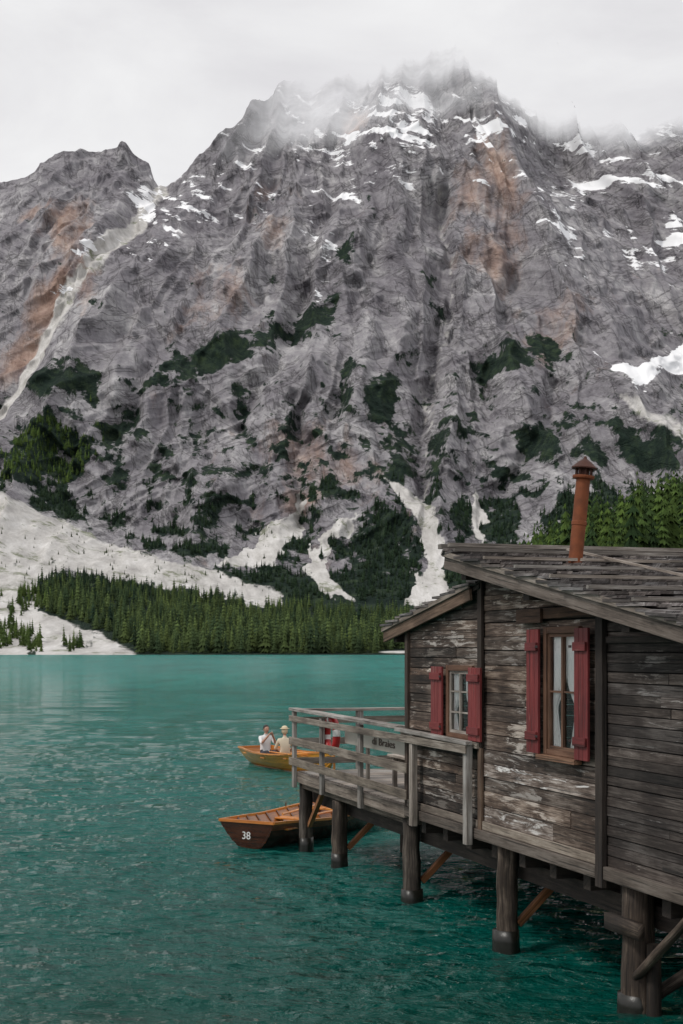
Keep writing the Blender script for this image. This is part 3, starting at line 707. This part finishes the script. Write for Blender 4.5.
def bench(name,t0,t1,u0,u1,h,back=False):
    o=empty(name); mb=MB(L2W); z=1.20
    n=max(2,int((u1-u0)/.11)); w=(u1-u0)/n
    for k in range(n): mb.box(t0,t1,u0+k*w,u0+(k+1)*w-.01,z+h-.035,z+h,gt(.9,1.3))
    for a in (t0+.12,t1-.18):
        mb.box(a,a+.06,u0+.03,u0+.09,z,z+h-.036); mb.box(a,a+.06,u1-.09,u1-.03,z,z+h-.036); mb.box(a+.002,a+.058,u0+.095,u1-.095,z+h-.12,z+h-.037)
    if back:
        for a in (t0+.12,t1-.18): mb.box(a,a+.05,u1-.025,u1+.02,z+h,z+h+.42)
        for zz_ in (.12,.28): mb.box(t0,t1,u1-.05,u1-.027,z+h+zz_,z+h+zz_+.11,gt(.9,1.3))
    mb.obj('slats_and_legs',W_grey,o,bevel=.004)
bench('wooden_table',2.7,4.3,.95,1.65,.72); bench('wooden_bench',2.7,4.3,.5,.8,.45); bench('wooden_bench',2.7,4.3,1.85,2.2,.45,True)
bench('wooden_table',.6,1.9,2.2,2.9,.72); bench('wooden_bench',.6,1.9,1.7,2.0,.45)
sign=empty('name_board')
mb=MB(L2W); mb.box(2.0,4.95,.10,.125,1.76,1.99); mb.obj('board',simple('cream_board_paint',(.52,.49,.43),.7,.15,5),sign,bevel=.004)
mb=MB(L2W)
for a in (2.9,4.8): mb.box(a-.03,a+.03,.128,.17,1.2,1.96)
mb.obj('board_posts',W_grey,sign)
FD=Matrix(((C_,0,-S_),(-S_,0,-C_),(0,1,0)))
def text(name,s,size,loc,M3,matl,parent,ext=.003):
    cu=bpy.data.curves.new(name,'FONT'); cu.body=s; cu.size=size; cu.extrude=ext; cu.align_x='CENTER'; cu.align_y='CENTER'
    o=bpy.data.objects.new(name,cu); scene.collection.objects.link(o)
    bpy.context.view_layer.update(); dg=bpy.context.evaluated_depsgraph_get(); me=bpy.data.meshes.new_from_object(o.evaluated_get(dg)); bpy.data.objects.remove(o)
    o=bpy.data.objects.new(name,me); me.materials.clear(); me.materials.append(matl); link(o,parent)
    o.matrix_world=Matrix.Translation(loc)@M3.to_4x4(); return o
text('lettering','di Braies',.14,Vector(L2W(3.7,.094,1.87)),FD@Matrix.Diagonal((1.9,1,1)),simple('faded_sign_paint',(.10,.075,.06),.8,.3,6),sign)
lbm=MB(); C0=Vector(L2W(1.75,-.02,1.86)); Rr=.24; rr=.055
e1=Vector((C_,-S_,0)); e2=Vector((0,0,1)); e3=Vector((-S_,-C_,0))
for i in range(36):
    for j in range(10):
        q=[]
        for (ii,jj) in ((i,j),(i+1,j),(i+1,j+1),(i,j+1)):
            A=ii*2*math.pi/36;B=jj*2*math.pi/10; q.append(C0+(e1*math.cos(A)+e2*math.sin(A))*(Rr+rr*math.cos(B))+e3*rr*math.sin(B))
        lbm.face(q,mi=1 if (i%9)<2 else 0)
lbm.obj('life_buoy',[simple('red_plastic',(.4,.02,.02),.4,.1),M_white],None,smooth=True)
# ------------------------------------------------------------------ boats
def boat(name,loc,yaw,outm,number=None,Ln=4.5,bm=.74,trim=0):
    root=empty(name); Mx=Matrix.Translation(loc)@Matrix.Rotation(yaw,4,'Z')@Matrix.Rotation(trim,4,'Y')
    tr=lambda x,y,z: tuple(Mx@Vector((x,y,z)))
    NS=28; NJ=5
    def hb(s):
        return bm*(.70+.30*math.sin(min(1,s/.45)*math.pi/2)) if s<.45 else bm*max(0,(1-((s-.45)/.55)**2.3))
    sheer=lambda s:.36+.22*max(0,(s-.3)/.7)**2+.06*max(0,(.3-s)/.3)
    keel=lambda s:-.12+.46*max(0,(s-.82)/.18)**2*.9+.06*max(0,(.15-s)/.15)
    def P(s,j,lap=0,inset=0):
        g=j/NJ; w=hb(s); y=w*(g**.55)*(.92+.08*g)+lap*.014-inset; 
        z=keel(s)+(sheer(s)-keel(s))*(g**1.25)
        x=-Ln/2+Ln*s+ (.10*g if s>.9 else 0) - (.12*g if s<.001 else 0)
        return (x,max(0,y),z)
    mb=MB(tr)
    for sd in (1,-1):
        f=lambda p:(p[0],p[1]*sd,p[2])
        for j in range(NJ):
            tn=gt(.85,1.12,.03)
            if j==NJ-1 and outm is W_boat_out: tn=(3.6,3.6,2.6)
            for i in range(NS):
                s0,s1=i/NS,(i+1)/NS
                q=[f(P(s0,j,1 if j else 0)),f(P(s1,j,1 if j else 0)),f(P(s1,j+1)),f(P(s0,j+1))]
                if sd>0:q=q[::-1]
                mb.face(q,(1,0,0),tn,(j*3.3,sd*7))
                if j:
                    q=[f(P(s0,j)),f(P(s1,j)),f(P(s1,j,1)),f(P(s0,j,1))]
                    mb.face(q,(1,0,0),(.4,.4,.4))
                q=[f(P(s0,j,0,.03)),f(P(s1,j,0,.03)),f(P(s1,j+1,0,.03)),f(P(s0,j+1,0,.03))]
                if sd<0:q=q[::-1]
                mb.face(q,(1,0,0),(.7,.65,.6),(j*3.3,sd*7+3),mi=1)
    pts=[P(0,j) for j in range(NJ+1)]; poly=[(p[0],p[1],p[2]) for p in pts]+[(p[0],-p[1],p[2]) for p in pts[::-1]]
    mb.face(poly[::-1],(0,1,0),(1,1,1),(3,3)); mb.face([(p[0]+.035,p[1],p[2]) for p in poly],(0,1,0),(1,1,1),(3,3),mi=1)
    mb.obj('hull',[outm,W_boat_in],root)
    mb=MB(tr)
    for sd in (1,-1):
        for i in range(NS):
            a=P(i/NS,NJ);b_=P((i+1)/NS,NJ)
            mb.beam((a[0],sd*(a[1]-.012),a[2]+.005),(b_[0],sd*(b_[1]-.012),b_[2]+.005),.055,.04,(1.25,1.25,1.2))
        for s in np.linspace(.1,.88,11):
            for j in range(1,NJ):
                a=P(s,j,0,.035);b_=P(s,j+1,0,.035); mb.beam((a[0],sd*a[1],a[2]),(b_[0],sd*b_[1],b_[2]),.04,.025,(.28,.22,.18))
    e=P(0,NJ); mb.beam((e[0]+.015,-e[1],e[2]+.006),(e[0]+.015,e[1],e[2]+.006),.06,.045,(1.1,1,1))
    mb.obj('gunwales_and_ribs',W_boat_in,root,bevel=.004)
    mb=MB(tr)
    for s,wd in ((.10,.42),(.40,.24),(.66,.24)):
        x=-Ln/2+Ln*s; w=hb(s)*.93; z=sheer(s)-.12
        n=3 if wd>.3 else 2
        for k in range(n): mb.box(x-wd/2+k*wd/n,x-wd/2+(k+1)*wd/n-.008,-w,w,z,z+.028,gt(1.2,1.5,.03),L=(0,1,0))
    for k in range(7):
        y=-.36+k*.105; mb.box(-Ln/2+.25,Ln/2-1.0,y,y+.085,-.04,-.02,gt(.2,.4,.03))
    x=Ln/2-.55; mb.face([(x,-hb(.88)*.95,sheer(.88)-.03),(x,hb(.88)*.95,sheer(.88)-.03),(Ln/2-.04,.02,sheer(.99)-.02),(Ln/2-.04,-.02,sheer(.99)-.02)])
    mb.beam((Ln/2+.08,0,.0),(Ln/2+.10,0,.62),.05,.05,(.8,.8,.8),up=(1,0,0))
    mb.obj('thwarts_and_floor',W_boat_in,root,bevel=.004)
    mb=MB(tr)
    for sd in (1,-1):
        a=Vector((-.9,sd*.25,.38)); b_=Vector((1.2,sd*.42,.42)); mb.tube(a,b_,.018,.02,8,4,0,(1.4,1.5,1.6)); mb.beam(b_,b_+Vector((.5,sd*.02,.01)),.12,.015,(1.1,1.1,1))
        mb.tube((-.05,sd*(hb(.5)-.01),.34),(-.05,sd*(hb(.5)-.01),.47),.012,.012,8,2,0,(.2,.2,.2))
    mb.obj('oars',W_boat_in,root)
    if number:
        R3=(Matrix.Rotation(yaw,3,'Z'))@Matrix(((0,0,-1),(-1,0,0),(0,1,0)))
        text('hull_number',number,.17,Mx@Vector((-Ln/2-.125,.0,.20)),R3,M_white,root,.002)
    return root,Mx
B1,M1=boat('rowing_boat',Vector((-.32,24.2,-.04)),math.radians(60),W_boat_out,'38')
B2,M2=boat('rowing_boat',Vector((-1.28,36.8,0)),math.radians(118+180),W_boat_out2)
# ------------------------------------------------------------------ people
SK=simple('skin',(.50,.28,.20),.5,.08); HB=simple('dark_hair',(.018,.012,.010),.6,.2,30); HL=simple('straw_hat',(.62,.52,.36),.8,.1,30)
SHW=simple('white_shirt_cloth',(.75,.75,.75),.85,.05); SHC=simple('cream_shirt_cloth',(.62,.55,.42),.85,.06); TD=simple('dark_trousers_cloth',(.03,.035,.05),.85,.2); SHO=simple('shoe_leather',(.03,.02,.015),.5,.1); LIP=simple('lips',(.4,.12,.1),.5,.1)
def person(name,Mw,shirt,hairm,hat,arms,parent=None,look=0.0):
    root=empty(name); 
    J={'pel':((0,0,.02),.125),'spi':((0,-.01,.2),.115),'che':((0,0,.38),.125),'nec':((0,.01,.50),.058),'hd':((0,.02,.60),.05)}
    B=[('pel','spi','s'),('spi','che','s'),('che','nec','s'),('nec','hd','k')]
    for sd,n in ((1,'R'),(-1,'L')):
        el,wr=arms[n]
        J['sh'+n]=((sd*.165,0,.44),.062); J['el'+n]=(el,.043); J['wr'+n]=(wr,.027)
        J['hip'+n]=((sd*.10,.04,.0),.088); J['kn'+n]=((sd*.14,.43,.08),.062); J['an'+n]=((sd*.13,.52,-.24),.042); J['to'+n]=((sd*.14,.68,-.26),.036)
        B+=[('che','sh'+n,'s'),('sh'+n,'el'+n,'s'),('el'+n,'wr'+n,'k'),('pel','hip'+n,'t'),('hip'+n,'kn'+n,'t'),('kn'+n,'an'+n,'t'),('an'+n,'to'+n,'o')]
        d=(Vector(wr)-Vector(el)).normalized(); side=d.cross(Vector((0,0,1))); side=side.normalized() if side.length>.1 else Vector((1,0,0)); nrm=side.cross(d)
        pm=Vector(wr)+d*.06; J['pa'+n]=(tuple(pm),.026); B.append(('wr'+n,'pa'+n,'k'))
        for k in range(4):
            o_=side*(-.03+.02*k); a=pm+o_+d*.035; b_=a+d*(.035+.006*(1.5-abs(k-1.5)))-nrm*.01; c_=b_+d*.02-nrm*.022
            for nm,p_,r_ in (('a',a,.010),('b',b_,.009),('c',c_,.008)): J[f'f{n}{k}{nm}']=(tuple(p_),r_)
            B+=[('pa'+n,f'f{n}{k}a','k'),(f'f{n}{k}a',f'f{n}{k}b','k'),(f'f{n}{k}b',f'f{n}{k}c','k')]
        th=Vector(wr)+d*.03-side*sd*.03; th2=th+d*.03-side*sd*.02-nrm*.01
        J['t1'+n]=(tuple(th),.011);J['t2'+n]=(tuple(th2),.009); B+=[('wr'+n,'t1'+n,'k'),('t1'+n,'t2'+n,'k')]
    keys=list(J); idx={k:i for i,k in enumerate(keys)}
    me=bpy.data.meshes.new('b'); me.from_pydata([J[k][0] for k in keys],[(idx[a],idx[b_]) for a,b_,_ in B],[])
    o=bpy.data.objects.new('b',me); scene.collection.objects.link(o)
    sk=o.modifiers.new('s','SKIN'); 
    for i,k in enumerate(keys): me.skin_vertices[0].data[i].radius=(J[k][1],J[k][1]); 
    me.skin_vertices[0].data[0].use_root=True
    ss=o.modifiers.new('ss','SUBSURF'); ss.levels=2; ss.render_levels=2
    bpy.context.view_layer.update(); dg=bpy.context.evaluated_depsgraph_get(); m2=bpy.data.meshes.new_from_object(o.evaluated_get(dg)); bpy.data.objects.remove(o)
    m2.name='body'; m2.materials.clear()
    for m_ in (shirt,SK,TD,SHO): m2.materials.append(m_)
    mi={'s':0,'k':1,'t':2,'o':3}
    segs=[(Vector(J[a][0]),Vector(J[b_][0]),(J[a][1]+J[b_][1])/2,mi[c_]) for a,b_,c_ in B]
    for p in m2.polygons:
        best=9;bi=0
        for a,b_,r_,c_ in segs:
            ab=b_-a; t_=max(0,min(1,(p.center-a).dot(ab)/max(ab.length_squared,1e-9))); dd_=(p.center-a-ab*t_).length/(r_+.02)
            if dd_<best: best=dd_;bi=c_
        p.material_index=bi; p.use_smooth=True
    ob=bpy.data.objects.new('body',m2); link(ob,root); ob.matrix_world=Mw
    Hm=Mw@Matrix.Translation((0,.035,.675))@Matrix.Rotation(look,4,'Z')
    hb_=MB(lambda x,y,z: tuple(Hm@Vector((x,y,z))))
    def sph(c,rx,ry,rz,mi_,n=20,m=14,fz=None):
        def q(i,j):
            A=2*math.pi*i/n; Bq=math.pi*j/m-math.pi/2; x=math.cos(Bq)*math.cos(A);y=math.cos(Bq)*math.sin(A);z=math.sin(Bq)
            if fz: x,y,z=fz(x,y,z)
            return (c[0]+x*rx,c[1]+y*ry,c[2]+z*rz)
        for i in range(n):
            for j in range(m): hb_.face([q(i,j),q(i+1,j),q(i+1,j+1),q(i,j+1)],mi=mi_)
    sph((0,0,0),.074,.092,.112,0,fz=lambda x,y,z:(x*(1-.25*max(0,-z)),y*(1-.12*max(0,-z))+.05*max(0,-z),z))
    sph((0,.094,-.012),.012,.018,.022,0,8,6); sph((0,.085,-.052),.024,.008,.006,3,8,6)
    for sd in (1,-1): sph((sd*.074,0,-.005),.01,.018,.03,0,8,6); sph((sd*.028,.082,.014),.011,.008,.007,2,8,6)
    sph((0,-.012,.02),.082,.095,.105,1,fz=lambda x,y,z:(x,min(y,.45) if z<.35 else y,max(z,-.35) if y>-.2 else z))
    if hat: sph((0,0,.075),.13,.14,.012,4); sph((0,0,.085),.085,.098,.07,4)
    hb_.obj('head',[SK,hairm,M_black,LIP,HL],root,smooth=True)
    return root
def seat(M,x,yaw,z=.24,dy=0): return M@Matrix.Translation((x,dy,z))@Matrix.Rotation(yaw,4,'Z')
person('seated_person',seat(M2,-1.58,math.radians(-90),.27,-.05),SHW,HB,False,{'R':((.22,.20,.30),(.08,.34,.52)),'L':((-.22,.18,.28),(-.06,.34,.50))})
person('seated_person',seat(M2,-.48,math.radians(90-15),.26,.0),SHC,HL,True,{'R':((.24,.08,.22),(.16,.32,.14)),'L':((-.24,.08,.22),(-.14,.33,.14))})
# ------------------------------------------------------------------ world, sun, camera
w=bpy.data.worlds.new('World'); scene.world=w; w.use_nodes=True
nt=w.node_tree; bg=nt.nodes['Background']
class WW: node_tree=nt
t=NT(WW)
sky=t.new('ShaderNodeTexSky',sky_type='NISHITA'); sky.sun_disc=False; sky.sun_elevation=math.radians(52); sky.sun_rotation=math.radians(240)
tc=t.new('ShaderNodeTexCoord').outputs['Generated']
skc=t.new('ShaderNodeHueSaturation'); skc.inputs['Saturation'].default_value=.25; t.con(sky.outputs[0],skc.inputs['Color'])
skl=t.mix(1.0,skc.outputs[0],(.10,.10,.10),'MULTIPLY')
cl=t.ramp(t.noise(t.mapping(tc,(1,1,2.4)),3.6,7,.55,.5),[(.33,(.76,.75,.775)),(.5,(.86,.855,.87)),(.66,(.95,.95,.955))])
colr=t.mix(.94,skl,cl)
t.con(colr,bg.inputs['Color']); bg.inputs['Strength'].default_value=.98
sl=bpy.data.lights.new('sun','SUN'); sl.energy=1.5; sl.angle=math.radians(10); sl.color=(1,.96,.9)
so=bpy.data.objects.new('sun',sl); link(so)
el=math.radians(52)
dirv=Vector((-math.sin(math.radians(60))*math.cos(el),-math.cos(math.radians(60))*math.cos(el),math.sin(el)))
so.rotation_euler=dirv.to_track_quat('Z','Y').to_euler()
cam=bpy.data.cameras.new('camera'); co_=bpy.data.objects.new('camera',cam); link(co_)
co_.location=(0,0,CAMH); co_.rotation_euler=(math.radians(90),0,0)
cam.sensor_fit='VERTICAL'; cam.sensor_height=36; cam.lens=F/1024*36; cam.shift_y=(HOR-512)/1024; cam.clip_end=9000; cam.clip_start=.1
scene.camera=co_
scene.view_settings.view_transform='Standard'; scene.view_settings.look='None'; scene.view_settings.exposure=0
